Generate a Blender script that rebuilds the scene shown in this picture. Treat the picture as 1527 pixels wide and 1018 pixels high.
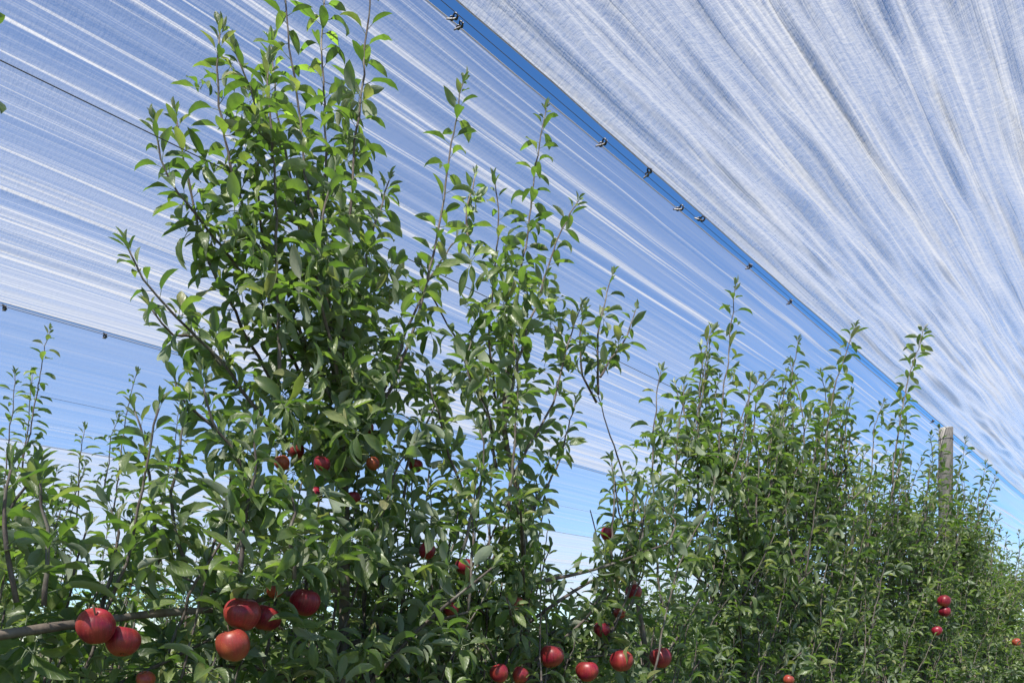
import bpy, math, random
import numpy as np
from mathutils import Vector, Matrix
from mathutils.bvhtree import BVHTree

random.seed(11)
rng = np.random.default_rng(11)
S = bpy.context.scene
for o in list(bpy.data.objects):
    bpy.data.objects.remove(o)
COL = S.collection
R = math.radians

# ------------------------------------------------------------------ camera
CAM_Z = 1.65            # eye height; x = across the rows, y = along the rows
PSI = R(42.5)           # camera looks this far to the left of the row direction
F_PX, W_PX, H_PX, HORIZON = 1100.0, 1527.0, 1018.0, 950.0
cam_d = bpy.data.cameras.new('camera')
cam_d.sensor_width = 36.0
cam_d.lens = F_PX / W_PX * 36.0
cam_d.shift_y = (HORIZON - H_PX / 2) / W_PX
cam_d.clip_start = 0.02
cam_d.clip_end = 3000
cam = bpy.data.objects.new('camera', cam_d)
COL.objects.link(cam)
cam.location = (0, 0, CAM_Z)
cam.rotation_euler = (R(90), 0, PSI)
S.camera = cam

# ------------------------------------------------------------------ light
SUN_EL, SUN_AZ = R(55), R(-158)      # azimuth: to the left of +y
w = bpy.data.worlds.new("World")
S.world = w
w.use_nodes = True
nt = w.node_tree
bg = nt.nodes['Background']
sky = nt.nodes.new('ShaderNodeTexSky')
sky.sky_type = 'NISHITA'
sky.sun_disc = False
sky.sun_elevation = SUN_EL
sky.sun_rotation = -SUN_AZ
sky.altitude = 300
sky.air_density = 1.0
sky.dust_density = 0.05
sky.ozone_density = 10.0
hs = nt.nodes.new('ShaderNodeHueSaturation')
hs.inputs['Saturation'].default_value = 1.10
nt.links.new(sky.outputs[0], hs.inputs['Color'])
nt.links.new(hs.outputs[0], bg.inputs[0])
bg.inputs[1].default_value = 0.050
sun_d = bpy.data.lights.new('sun', 'SUN')
sun_d.energy = 5.0
sun_d.angle = R(0.53)
sun_d.color = (1.0, 0.95, 0.87)
sun = bpy.data.objects.new('sun', sun_d)
COL.objects.link(sun)
sdir = Vector((-math.sin(SUN_AZ) * math.cos(SUN_EL), math.cos(SUN_AZ) * math.cos(SUN_EL), math.sin(SUN_EL)))
sun.rotation_euler = sdir.to_track_quat('Z', 'Y').to_euler()
sun.location = sdir * 30
S.view_settings.view_transform = 'Standard'
S.view_settings.look = 'None'
S.view_settings.gamma = 1
S.view_settings.use_curve_mapping = False
S.view_settings.exposure = 1.92
S.render.engine = 'CYCLES'
S.cycles.transparent_max_bounces = 40
S.cycles.max_bounces = 8
S.cycles.use_denoising = True

# ------------------------------------------------------------------ helpers
fwd = np.array([-math.sin(PSI), math.cos(PSI), 0.0])
rgt = np.array([math.cos(PSI), math.sin(PSI), 0.0])
EYE = np.array([0, 0, CAM_Z])


def at(px, py, lat):
    """the point of the vertical plane x = lat that the photograph shows at (px, py)"""
    d = rgt * (px - W_PX / 2) + fwd * F_PX + np.array([0, 0, HORIZON - py])
    return EYE + d * (lat / d[0])


def project(P):
    v = P - EYE
    f = v @ fwd
    return W_PX / 2 + (v @ rgt) / f * F_PX, HORIZON - v[..., 2] / f * F_PX, f


def vnoise(x, y, seed=0):
    """smooth 2-D value noise in 0..1"""
    x = np.asarray(x, float); y = np.asarray(y, float)
    xi = np.floor(x).astype(np.int64); yi = np.floor(y).astype(np.int64)
    fx = x - xi; fy = y - yi
    fx = fx * fx * (3 - 2 * fx); fy = fy * fy * (3 - 2 * fy)

    def h(a, b):
        n = (a * 374761393 + b * 668265263 + seed * 1442695041) & 0xFFFFFFFF
        n = ((n ^ (n >> 13)) * 1274126177) & 0xFFFFFFFF
        n = n ^ (n >> 16)
        return (n & 0xFFFF) / 65535.0
    return (h(xi, yi) * (1 - fx) + h(xi + 1, yi) * fx) * (1 - fy) + (h(xi, yi + 1) * (1 - fx) + h(xi + 1, yi + 1) * fx) * fy


def mesh_np(name, V, F, mat, uv=None, rnd=None, smooth=True):
    """V (n,3), F (m,k) with k = 3 or 4"""
    me = bpy.data.meshes.new(name)
    V = np.asarray(V, np.float32); F = np.asarray(F, np.int32)
    m, k = F.shape
    me.vertices.add(len(V)); me.vertices.foreach_set('co', V.ravel())
    me.loops.add(m * k); me.loops.foreach_set('vertex_index', F.ravel())
    me.polygons.add(m)
    me.polygons.foreach_set('loop_start', np.arange(0, m * k, k, dtype=np.int32))
    me.polygons.foreach_set('loop_total', np.full(m, k, np.int32))
    me.polygons.foreach_set('use_smooth', np.full(m, smooth))
    if uv is not None:
        l = me.uv_layers.new(name='UVMap')
        l.data.foreach_set('uv', np.asarray(uv, np.float32)[F.ravel()].ravel())
    if rnd is not None:
        a = me.attributes.new('rnd', 'FLOAT', 'POINT')
        a.data.foreach_set('value', np.asarray(rnd, np.float32))
    me.update(calc_edges=True)
    me.materials.append(mat)
    return me


def link(name, me, parent=None, loc=(0, 0, 0)):
    o = bpy.data.objects.new(name, me)
    o.location = loc
    COL.objects.link(o)
    if parent:
        o.parent = parent
    return o


def tag(o, label=None, cat=None, group=None, kind=None):
    for k, v in (('label', label), ('category', cat), ('group', group), ('kind', kind)):
        if v:
            o[k] = v
    return o


def empty(name, loc, label, cat, group=None):
    o = bpy.data.objects.new(name, None)
    o.empty_display_size = 0.1
    COL.objects.link(o)
    o.location = loc
    return tag(o, label, cat, group)


def spline(pts, step):
    """Catmull-Rom through pts, resampled at about step"""
    P = [np.asarray(p, float) for p in pts]
    P = [2 * P[0] - P[1]] + P + [2 * P[-1] - P[-2]]
    out = []
    for i in range(1, len(P) - 2):
        a, b, c, d = P[i - 1:i + 3]
        n = max(2, int(np.linalg.norm(c - b) / step + .5))
        for t in np.linspace(0, 1, n, endpoint=False):
            out.append(.5 * (2 * b + (c - a) * t + (2 * a - 5 * b + 4 * c - d) * t * t + (3 * b - a - 3 * c + d) * t ** 3))
    out.append(P[-2])
    return np.array(out)


def tube(P, r0, r1, sides=6, wob=0.0):
    """tapered tube round the polyline P -> V, F(quads)"""
    P = np.asarray(P); n = len(P)
    T = np.gradient(P, axis=0)
    T /= np.linalg.norm(T, axis=1)[:, None] + 1e-9
    ref = np.array([0.31, 0.91, 0.27]) if abs(T[0][2]) > .6 else np.array([0.1, 0.2, 1.0])
    A = np.cross(T, ref); A /= np.linalg.norm(A, axis=1)[:, None] + 1e-9
    B = np.cross(T, A)
    r = np.linspace(r0, r1, n)
    if wob:
        r = r * (1 + wob * (rng.random(n) - .5))
    ang = np.arange(sides) / sides * 2 * math.pi
    V = P[:, None, :] + r[:, None, None] * (np.cos(ang)[None, :, None] * A[:, None, :] + np.sin(ang)[None, :, None] * B[:, None, :])
    V = V.reshape(-1, 3)
    i = np.arange(n - 1)[:, None] * sides; j = np.arange(sides)[None, :]; j2 = (j + 1) % sides
    F = np.stack([i + j, i + j2, i + sides + j2, i + sides + j], -1).reshape(-1, 4)
    V = np.vstack([V, P[0], P[-1]])
    c0, c1 = n * sides, n * sides + 1
    k = np.arange(sides); k2 = (k + 1) % sides
    cap0 = np.stack([k2, k, np.full(sides, c0), np.full(sides, c0)], -1)
    e = (n - 1) * sides
    cap1 = np.stack([e + k, e + k2, np.full(sides, c1), np.full(sides, c1)], -1)
    return V, F, np.vstack([cap0, cap1])[:, :3]


def tube_mesh(name, P, r0, r1, mat, sides=6, wob=0.0):
    V, Fq, Ft = tube(P, r0, r1, sides, wob)
    F = np.vstack([Fq[:, [0, 1, 2]], Fq[:, [0, 2, 3]], Ft])
    return mesh_np(name, V, F, mat)


# ------------------------------------------------------------------ materials
def newmat(name):
    m = bpy.data.materials.new(name)
    m.use_nodes = True
    N = m.node_tree.nodes; L = m.node_tree.links
    N.clear()
    out = N.new('ShaderNodeOutputMaterial')

    def add(t, **kw):
        n = N.new(t)
        for k, v in kw.items():
            setattr(n, k, v)
        return n

    def math_(op, a, b=None, c=None, clamp=False):
        n = add('ShaderNodeMath', operation=op, use_clamp=clamp)
        for i, v in enumerate((a, b, c)):
            if v is None:
                continue
            if isinstance(v, (int, float)):
                n.inputs[i].default_value = v
            else:
                L.new(v, n.inputs[i])
        return n.outputs[0]

    def ramp(fac, stops, interp='LINEAR'):
        n = add('ShaderNodeValToRGB')
        n.color_ramp.interpolation = interp
        e = n.color_ramp.elements
        while len(e) < len(stops):
            e.new(0.5)
        for el, (p, c) in zip(e, stops):
            el.position = p
            el.color = (*c, 1) if len(c) == 3 else c
        L.new(fac, n.inputs[0])
        return n.outputs[0]

    def mixc(f, a, b, blend='MIX'):
        n = add('ShaderNodeMix', data_type='RGBA', blend_type=blend)
        for idx, v in ((0, f), (6, a), (7, b)):
            if isinstance(v, (int, float)):
                n.inputs[idx].default_value = v
            elif isinstance(v, tuple):
                n.inputs[idx].default_value = (*v, 1)
            else:
                L.new(v, n.inputs[idx])
        return n.outputs[2]

    def noise(vec, scale, detail=2, rough=.5):
        n = add('ShaderNodeTexNoise')
        n.inputs['Scale'].default_value = scale
        n.inputs['Detail'].default_value = detail
        n.inputs['Roughness'].default_value = rough
        if vec is not None:
            L.new(vec, n.inputs['Vector'])
        return n.outputs['Fac']

    def mapping(vec, scale=(1, 1, 1), loc=(0, 0, 0)):
        n = add('ShaderNodeMapping')
        n.inputs['Scale'].default_value = scale
        n.inputs['Location'].default_value = loc
        L.new(vec, n.inputs['Vector'])
        return n.outputs[0]
    return m, N, L, out, add, math_, ramp, mixc, noise, mapping


def leaf_material():
    m, N, L, out, add, math_, ramp, mixc, noise, mapping = newmat('apple_leaf')
    at_ = add('ShaderNodeAttribute', attribute_name='rnd')
    oi = add('ShaderNodeObjectInfo')
    r = math_('FRACT', math_('ADD', at_.outputs['Fac'], oi.outputs['Random']))
    uv = add('ShaderNodeUVMap').outputs[0]
    sep = add('ShaderNodeSeparateXYZ'); L.new(uv, sep.inputs[0])
    au = math_('ABSOLUTE', math_('SUBTRACT', sep.outputs[0], .5))      # 0 at the midrib
    rib = ramp(au, [(0.0, (1, 1, 1)), (0.035, (0, 0, 0))])
    # side veins run obliquely from the midrib
    vv = math_('FRACT', math_('MULTIPLY', math_('SUBTRACT', sep.outputs[1], math_('MULTIPLY', au, .55)), 7.0))
    vein = ramp(vv, [(0.0, (1, 1, 1)), (0.10, (0, 0, 0)), (0.9, (0, 0, 0)), (1.0, (1, 1, 1))])
    top = ramp(r, [(0.0, (.048, .080, .024)), (.3, (.084, .124, .040)), (.6, (.122, .170, .056)), (.84, (.170, .222, .072)), (.96, (.215, .260, .088)), (1.0, (.30, .27, .15))])
    n1 = noise(uv, 5.0, 3)
    top = mixc(math_('MULTIPLY', ramp(n1, [(.38, (0, 0, 0)), (.62, (1, 1, 1))]), .5), top, (.045, .078, .030))
    off = add('ShaderNodeCombineXYZ')
    L.new(math_('MULTIPLY', r, 60.0), off.inputs[2])
    va = add('ShaderNodeVectorMath', operation='ADD')
    L.new(uv, va.inputs[0]); L.new(off.outputs[0], va.inputs[1])
    n3 = noise(va.outputs[0], 4.5, 4, .6)
    spot = ramp(n3, [(.70, (0, 0, 0)), (.73, (1, 1, 1))])
    top = mixc(math_('MULTIPLY', ramp(n3, [(.35, (1, 1, 1)), (.55, (0, 0, 0))]), .35), top, (.16, .19, .07))
    top = mixc(math_('MULTIPLY', spot, .8), top, (.11, .07, .03))
    top = mixc(math_('MULTIPLY', rib, .55), top, (.13, .19, .07))
    top = mixc(math_('MULTIPLY', vein, .22), top, (.09, .15, .05))
    under = ramp(r, [(0.0, (.17, .21, .15)), (.5, (.22, .265, .19)), (.9, (.27, .31, .225)), (1.0, (.32, .33, .26))])
    under = mixc(math_('MULTIPLY', vein, .35), under, (.25, .30, .20))
    under = mixc(math_('MULTIPLY', rib, .7), under, (.26, .31, .18))
    geo = add('ShaderNodeNewGeometry')
    colr = mixc(geo.outputs['Backfacing'], top, under)
    bsdf = add('ShaderNodeBsdfPrincipled')
    L.new(colr, bsdf.inputs['Base Color'])
    rough = math_('ADD', .38, math_('MULTIPLY', geo.outputs['Backfacing'], .4))
    L.new(rough, bsdf.inputs['Roughness'])
    bsdf.inputs['Specular IOR Level'].default_value = .5
    tr = add('ShaderNodeBsdfTranslucent')
    tcol = ramp(r, [(0.0, (.09, .20, .018)), (.5, (.16, .31, .028)), (.85, (.25, .41, .04)), (1.0, (.32, .38, .07))])
    tcol = mixc(math_('MULTIPLY', vein, .25), tcol, (.05, .12, .01))
    L.new(tcol, tr.inputs[0])
    bump = add('ShaderNodeBump')
    bump.inputs['Strength'].default_value = .35
    bump.inputs['Distance'].default_value = .002
    L.new(math_('ADD', math_('MULTIPLY', vein, -.6), n1), bump.inputs['Height'])
    L.new(bump.outputs[0], bsdf.inputs['Normal'])
    ms = add('ShaderNodeMixShader'); ms.inputs[0].default_value = .40
    L.new(bsdf.outputs[0], ms.inputs[1]); L.new(tr.outputs[0], ms.inputs[2])
    L.new(ms.outputs[0], out.inputs[0])
    return m


def bark_material(name, c0, c1, scale=60):
    m, N, L, out, add, math_, ramp, mixc, noise, mapping = newmat(name)
    tc = add('ShaderNodeTexCoord').outputs['Object']
    n = noise(mapping(tc, (1, 1, .35)), scale, 5, .65)
    n2 = noise(tc, scale * .18, 3)
    c = ramp(n, [(.3, c0), (.7, c1)])
    c = mixc(math_('MULTIPLY', ramp(n2, [(.5, (0, 0, 0)), (.62, (1, 1, 1))]), .35), c, (.22, .22, .19))
    b = add('ShaderNodeBsdfPrincipled')
    L.new(c, b.inputs['Base Color'])
    b.inputs['Roughness'].default_value = .8
    bump = add('ShaderNodeBump'); bump.inputs['Strength'].default_value = .6; bump.inputs['Distance'].default_value = .004
    L.new(n, bump.inputs['Height']); L.new(bump.outputs[0], b.inputs['Normal'])
    L.new(b.outputs[0], out.inputs[0])
    return m


def net_material(name, base, streak, grain, cover_lo, cover_hi, seed, wts=(.45, .55, .30), thr=.46, gather=None, along=1.0, width=.26):
    """woven white thread: covers part of the area, open between the threads; coverage follows the bunched weave"""
    m, N, L, out, add, math_, ramp, mixc, noise, mapping = newmat(name)
    tc = add('ShaderNodeTexCoord').outputs['Object']
    wob = noise(mapping(tc, (1.2, .5, 0), (seed, 0, 0)), 1.5, 2)
    comb = add('ShaderNodeCombineXYZ')
    sep = add('ShaderNodeSeparateXYZ'); L.new(tc, sep.inputs[0])
    L.new(math_('ADD', sep.outputs[0], math_('MULTIPLY', wob, .035)), comb.inputs[0])
    L.new(sep.outputs[1], comb.inputs[1])
    v = comb.outputs[0]
    s1 = noise(mapping(v, (7, .10 * along, 0), (seed, 3, 0)), 1.0, 4, .62)       # wide bands along the row
    s2 = noise(mapping(v, (38, .22 * along, 0), (seed * 2, 7, 0)), 1.0, 3, .6)    # bunched threads
    s3 = noise(mapping(v, (120, .5, 0), (seed * 3, 1, 0)), 1.0, 2, .6)    # single threads
    c1 = ramp(s1, [(.30, (0, 0, 0)), (.72, (1, 1, 1))])
    c2 = ramp(s2, [(thr, (0, 0, 0)), (thr + width, (1, 1, 1))])
    c3 = ramp(s3, [(.50, (0, 0, 0)), (.72, (1, 1, 1))])
    st = math_('ADD', math_('MULTIPLY', c1, wts[0]), math_('ADD', math_('MULTIPLY', c2, wts[1]), math_('MULTIPLY', c3, wts[2])))
    # cross weave and crinkle
    g1 = noise(mapping(tc, (30, 160, 30), (0, seed, 0)), 1.0, 2, .6)
    g2 = noise(mapping(tc, (80, 60, 80), (seed, 0, 0)), 1.0, 3, .65)
    g = math_('SUBTRACT', math_('ADD', math_('MULTIPLY', g1, .8), g2), .9)
    cov = math_('ADD', base, math_('ADD', math_('MULTIPLY', st, streak), math_('MULTIPLY', g, grain)))
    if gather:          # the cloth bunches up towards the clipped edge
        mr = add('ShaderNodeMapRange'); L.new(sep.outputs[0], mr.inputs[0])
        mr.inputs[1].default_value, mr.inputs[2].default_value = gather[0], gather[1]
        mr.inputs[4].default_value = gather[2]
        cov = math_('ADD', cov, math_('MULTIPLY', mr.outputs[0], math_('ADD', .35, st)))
    cov = math_('MAXIMUM', math_('MINIMUM', cov, cover_hi), cover_lo)
    tp = add('ShaderNodeBsdfTransparent')
    df = add('ShaderNodeBsdfDiffuse'); df.inputs[0].default_value = (.300, .312, .342, 1)
    tl = add('ShaderNodeBsdfTranslucent'); tl.inputs[0].default_value = (.300, .312, .342, 1)
    bump = add('ShaderNodeBump'); bump.inputs['Strength'].default_value = .5; bump.inputs['Distance'].default_value = .006
    L.new(math_('ADD', st, g), bump.inputs['Height'])
    L.new(bump.outputs[0], df.inputs['Normal']); L.new(bump.outputs[0], tl.inputs['Normal'])
    m1 = add('ShaderNodeMixShader'); m1.inputs[0].default_value = .55
    L.new(df.outputs[0], m1.inputs[1]); L.new(tl.outputs[0], m1.inputs[2])
    m2 = add('ShaderNodeMixShader')
    L.new(cov, m2.inputs[0]); L.new(tp.outputs[0], m2.inputs[1]); L.new(m1.outputs[0], m2.inputs[2])
    L.new(m2.outputs[0], out.inputs[0])
    return m


def simple_mat(name, col, rough=.5, metal=0.0):
    m, N, L, out, add, math_, ramp, mixc, noise, mapping = newmat(name)
    tc = add('ShaderNodeTexCoord').outputs['Object']
    n = noise(tc, 90, 3)
    c = mixc(math_('MULTIPLY', n, .5), col, tuple(x * .55 for x in col))
    b = add('ShaderNodeBsdfPrincipled')
    L.new(c, b.inputs['Base Color'])
    b.inputs['Roughness'].default_value = rough
    b.inputs['Metallic'].default_value = metal
    L.new(b.outputs[0], out.inputs[0])
    return m


def apple_material(name='apple_skin', warm=.42):
    m, N, L, out, add, math_, ramp, mixc, noise, mapping = newmat(name)
    tc = add('ShaderNodeTexCoord').outputs['Object']
    oi = add('ShaderNodeObjectInfo').outputs['Random']
    sep = add('ShaderNodeSeparateXYZ'); L.new(tc, sep.inputs[0])
    ang = math_('ARCTAN2', sep.outputs[1], sep.outputs[0])
    cv = add('ShaderNodeCombineXYZ')
    L.new(math_('MULTIPLY', math_('COSINE', ang), 3.0), cv.inputs[0]); L.new(math_('MULTIPLY', math_('SINE', ang), 3.0), cv.inputs[1])
    L.new(math_('ADD', math_('MULTIPLY', sep.outputs[2], 9.0), math_('MULTIPLY', oi, 30)), cv.inputs[2])
    s = noise(cv.outputs[0], 2.6, 4, .6)
    streak = ramp(s, [(.30, (.095, .003, .012)), (.55, (.19, .006, .022)), (.75, (.28, .016, .030)), (.88, (.38, .065, .040))])
    patch = noise(tc, 22, 3)
    tint = ramp(math_('ADD', patch, math_('MULTIPLY', math_('SUBTRACT', oi, .5), .30)), [(.45, (0, 0, 0)), (.75, (1, 1, 1))])
    c = mixc(math_('ADD', math_('MULTIPLY', tint, .42), warm - .42), streak, (.34, .065, .026) if warm < .5 else (.42, .125, .038))
    low = ramp(sep.outputs[2], [(.0, (1, 1, 1)), (.02, (0, 0, 0))])
    lown = add('ShaderNodeMapRange')
    L.new(sep.outputs[2], lown.inputs[0])
    lown.inputs[1].default_value = -.016; lown.inputs[2].default_value = -.036
    c = mixc(math_('MULTIPLY', lown.outputs[0], .45), c, (.40, .15, .04))
    vor = add('ShaderNodeTexVoronoi'); vor.inputs['Scale'].default_value = 260
    L.new(tc, vor.inputs['Vector'])
    dots = ramp(vor.outputs['Distance'], [(.10, (1, 1, 1)), (.2, (0, 0, 0))])
    c = mixc(math_('MULTIPLY', dots, .35), c, (.5, .28, .18))
    b = add('ShaderNodeBsdfPrincipled')
    L.new(c, b.inputs['Base Color'])
    b.inputs['Roughness'].default_value = .40
    b.inputs['Specular IOR Level'].default_value = .4
    L.new(b.outputs[0], out.inputs[0])
    return m


def ground_material():
    m, N, L, out, add, math_, ramp, mixc, noise, mapping = newmat('orchard_grass')
    tc = add('ShaderNodeTexCoord').outputs['Object']
    sep = add('ShaderNodeSeparateXYZ'); L.new(tc, sep.inputs[0])
    n = noise(tc, 1.4, 5, .6); n2 = noise(tc, 40, 4, .7)
    c = ramp(n, [(.3, (.040, .075, .020)), (.7, (.085, .110, .035))])
    c = mixc(math_('MULTIPLY', n2, .6), c, (.05, .06, .025))
    # bare strip under every row of trees (rows every 2.8 m)
    d = math_('ABSOLUTE', math_('SUBTRACT', math_('FRACT', math_('ADD', math_('DIVIDE', math_('ADD', sep.outputs[0], 1.35), 2.8), .5)), .5))
    d = math_('ADD', d, math_('MULTIPLY', math_('SUBTRACT', noise(tc, 5, 3), .5), .12))
    strip = ramp(d, [(.12, (1, 1, 1)), (.17, (0, 0, 0))])
    c = mixc(strip, c, mixc(n2, (.16, .11, .07), (.09, .065, .045)))
    b = add('ShaderNodeBsdfPrincipled')
    L.new(c, b.inputs['Base Color']); b.inputs['Roughness'].default_value = .95
    bump = add('ShaderNodeBump'); bump.inputs['Strength'].default_value = .8; bump.inputs['Distance'].default_value = .05
    L.new(n2, bump.inputs['Height']); L.new(bump.outputs[0], b.inputs['Normal'])
    L.new(b.outputs[0], out.inputs[0])
    return m


M_LEAF = leaf_material()
M_BARK = bark_material('apple_bark', (.060, .045, .035), (.15, .12, .095))
M_SHOOT = bark_material('young_shoot_bark', (.050, .035, .030), (.12, .10, .085), 140)
M_POST = bark_material('weathered_timber', (.062, .060, .058), (.125, .119, .113), 25)
M_APPLE = apple_material()
M_APPLE_ORANGE = apple_material('apple_skin_orange', .64)
M_STEM = simple_mat('apple_stem', (.10, .07, .04), .7)
M_WIRE = simple_mat('galvanised_wire', (.10, .105, .12), .5, .6)
M_CLIP = simple_mat('dark_plastic', (.012, .016, .030), .45)
M_TAIL = simple_mat('grey_plastic', (.16, .15, .16), .5)
M_DRY = simple_mat('dry_leaf', (.42, .13, .05), .7)
M_NET_R = net_material('net_right', .40, .50, .50, .22, .95, 1.3, (.40, .62, .42), .45, along=2.2, width=.2)
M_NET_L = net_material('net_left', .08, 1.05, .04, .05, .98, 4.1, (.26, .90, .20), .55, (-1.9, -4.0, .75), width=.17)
M_NET_F = net_material('net_far', .20, .25, .03, .10, .9, 8.7)
M_NET_D = net_material('net_distant', .42, .55, .03, .2, .97, 6.2, (.5, .5, .1), .44)

# ------------------------------------------------------------------ ground
g = mesh_np('ground', [(-400, -400, 0), (400, -400, 0), (400, 400, 0), (-400, 400, 0)], [(0, 1, 2, 3)], ground_material(), smooth=False)
tag(link('ground', g), kind='structure')

# ------------------------------------------------------------------ net
NET_H = CAM_Z + 1.58
CLIP_PX = [(678, 2), (690, 27), (900, 205), (958, 240), (1015, 303), (1038, 311), (1118, 383), (1180, 440), (1391, 622)]


def ridge_along(px):
    d = rgt * (px - W_PX / 2) + fwd * F_PX
    return float(-1.37 * d[1] / d[0])


CLIP_Y = sorted([ridge_along(p[0]) for p in CLIP_PX] + [-1.2, .1, 9.0, 11.2, 14.0, 17.0])


def gap_half(y):
    """half of the opening between the two nets above the near row: drawn together where the clips are"""
    base = np.interp(y, [-3, .5, 1.2, 2.0, 3.0, 5.0, 9, 50], [.032, .031, .029, .026, .022, .018, .016, .014])
    d = np.min(np.abs(np.asarray(y)[:, None] - np.array(CLIP_Y)[None, :]), axis=1)
    return base * (.92 + .14 * np.clip(d / .35, 0, 1))


def net(name, x0, x1, y0, y1, nx, ny, amp, crinkle, mat, label, seed, sag=.06, power=1.8, grp='nets stretched over the tree rows', edges=None):
    t = np.linspace(0, 1, ny) ** power
    ys = y0 + (y1 - y0) * t
    u = np.linspace(0, 1, nx)
    X0 = np.full(ny, x0); X1 = np.full(ny, x1)
    if edges == 'ridge_right':
        X0 = -1.37 + gap_half(ys)
    if edges == 'ridge_left':
        X0 = -1.37 - gap_half(ys)
    X = X0[:, None] + (X1 - X0)[:, None] * u[None, :]
    Y = np.repeat(ys[:, None], nx, 1)
    xw = X + .05 * (vnoise(X * 1.5, Y * .5, seed + 9) - .5)
    z = amp * (1.1 * (1 - np.abs(2 * vnoise(xw * 9, Y * .16, seed) - 1))
               + .75 * vnoise(xw * 23, Y * .3, seed + 1) + .35 * vnoise(xw * 52, Y * .5, seed + 2))
    if crinkle:
        z += crinkle * (vnoise(xw * 18, Y * 1.1, seed + 3) + .8 * vnoise(xw * 40, Y * 2.4, seed + 4)
                        + .25 * vnoise(xw * 70, Y * 9, seed + 5))
    hem = np.clip(np.minimum(u, 1 - u) / .05, 0, 1)[None, :]
    Z = NET_H + z * (.15 + .85 * hem) - sag * (4 * u * (1 - u))[None, :] * (1 + .2 * np.sin(Y * .9 + seed))
    V = np.stack([X, Y, Z], -1).reshape(-1, 3)
    i = np.arange(ny - 1)[:, None] * nx; j = np.arange(nx - 1)[None, :]
    F = np.stack([i + j, i + j + 1, i + nx + j + 1, i + nx + j], -1).reshape(-1, 4)
    o = link(name, mesh_np(name, V, F, mat))
    tag(o, label, 'net', grp)
    # hem: a doubled edge with a cord inside, along both long sides
    for e, col in ((0, 0), (1, nx - 1)):
        P = V.reshape(ny, nx, 3)[:, col]
        h = link('hem', tube_mesh('hem', P, .0022, .0022, M_HEM, 5), o)
    return o


M_HEM = net_material('net_hem', .8, .1, .1, .6, .95, 2.2)
net('shade_net', -1.33, 1.40, -3, 48, 400, 380, .024, .042, M_NET_R, 'dense crinkled whitish shade net spreading above and right of the open blue gap', 3, edges='ridge_right')
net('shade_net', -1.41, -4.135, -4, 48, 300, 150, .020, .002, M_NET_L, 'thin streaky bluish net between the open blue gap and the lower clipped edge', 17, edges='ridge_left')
net('shade_net', -4.158, -6.97, -4, 48, 180, 90, .016, .0, M_NET_F, 'pale blue smooth net beyond the clipped edge, above the second row of trees', 31)
for k in range(6):
    a = -6.99 - 2.8 * k
    net('shade_net', a, a - 2.78, -4, 60, 110, 60, .020, .0, M_NET_D, 'distant pale net low over the far rows of trees', 50 + k)

# cables that carry the nets
def cable(name, P, r, label, grp, cat='wire'):
    return tag(link(name, tube_mesh(name, P, r, r, M_WIRE, 6)), label, cat, grp)


cable('ridge_cable', spline([(-1.372, -4, NET_H + .006), (-1.37, 20, NET_H + .006), (-1.37, 48, NET_H + .006)], 2), .0009, 'thin dark cable running down the middle of the open blue gap', 'cables of the net roof', 'cable')
cable('edge_cable', spline([(-4.145, -4, NET_H - .01), (-4.145, 20, NET_H - .01), (-4.145, 48, NET_H - .01)], 2), .0016, 'dark cable under the clipped net edge behind the tall tree', 'cables of the net roof', 'cable')


# clips
def ring(center, r, tr, axis, n=14, s=6):
    a = Vector(axis).normalized()
    b = a.orthogonal().normalized(); c = a.cross(b)
    V = []; F = []
    for i in range(n):
        th = 2 * math.pi * i / n
        d = b * math.cos(th) + c * math.sin(th)
        for j in range(s):
            ph = 2 * math.pi * j / s
            V.append(Vector(center) + d * (r + tr * math.cos(ph)) + a * tr * math.sin(ph))
    for i in range(n):
        for j in range(s):
            F.append((i * s + j, ((i + 1) % n) * s + j, ((i + 1) % n) * s + (j + 1) % s, i * s + (j + 1) % s))
    return np.array([tuple(v) for v in V]), np.array(F)


def make_clip(label, grp):
    t = empty('net_clip', (0, 0, 0), label, 'clip', grp)
    V, F = ring((.010, 0, 0), .012, .0042, (.5, .7, .6), 16, 7); link('ring', mesh_np('ring', V, F, M_CLIP), t)
    V, F = ring((-.010, .003, -.003), .008, .0036, (-.3, .9, .5)); link('ring', mesh_np('ring', V, F, M_CLIP), t)
    P = spline([(-.034, .002, -.003), (-.016, 0, -.008), (.006, .002, -.008), (.024, .002, .002)], .006)
    link('hook', tube_mesh('hook', P, .0042, .0036, M_TAIL, 6), t)
    return t


def copy_tree(o):
    c = o.copy(); COL.objects.link(c)
    for ch in o.children:
        d = ch.copy(); COL.objects.link(d); d.parent = c
        for gch in ch.children:
            e = gch.copy(); COL.objects.link(e); e.parent = d
    return c


clip_labels = ['dark clip on the blue gap, cut by the top of the photo', 'dark clip on the blue gap just under the topmost clip', 'dark clip alone on the blue gap, level with the tip of the second tall tree',
               'dark clip on upper white edge of the gap, after the lone clip', 'upper of two dark clips close together on the blue gap', 'lower of two dark clips close together on the blue gap',
               'dark clip on the blue gap right of the close pair', 'last clear dark clip on the gap above the leafy tree tips', 'small dark clip on the gap beside the wooden post top']
clip0 = None
for k, ((px, py), lab) in enumerate(zip(CLIP_PX, clip_labels)):
    off = {3: .022, 5: .02}.get(k, -.012 if k % 2 else -.004)
    c = make_clip(lab, 'clips joining the nets over the gap') if clip0 is None else copy_tree(clip0)
    clip0 = clip0 or c
    c['label'] = lab
    c.location = (-1.37 + off * (1 if k < 6 else .6), ridge_along(px), NET_H - .006)
    c.rotation_euler = (random.uniform(-.3, .3), random.uniform(-.3, .3), random.uniform(-.6, .6))
    c.scale = (.55 if k < 2 else .70,) * 3
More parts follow.
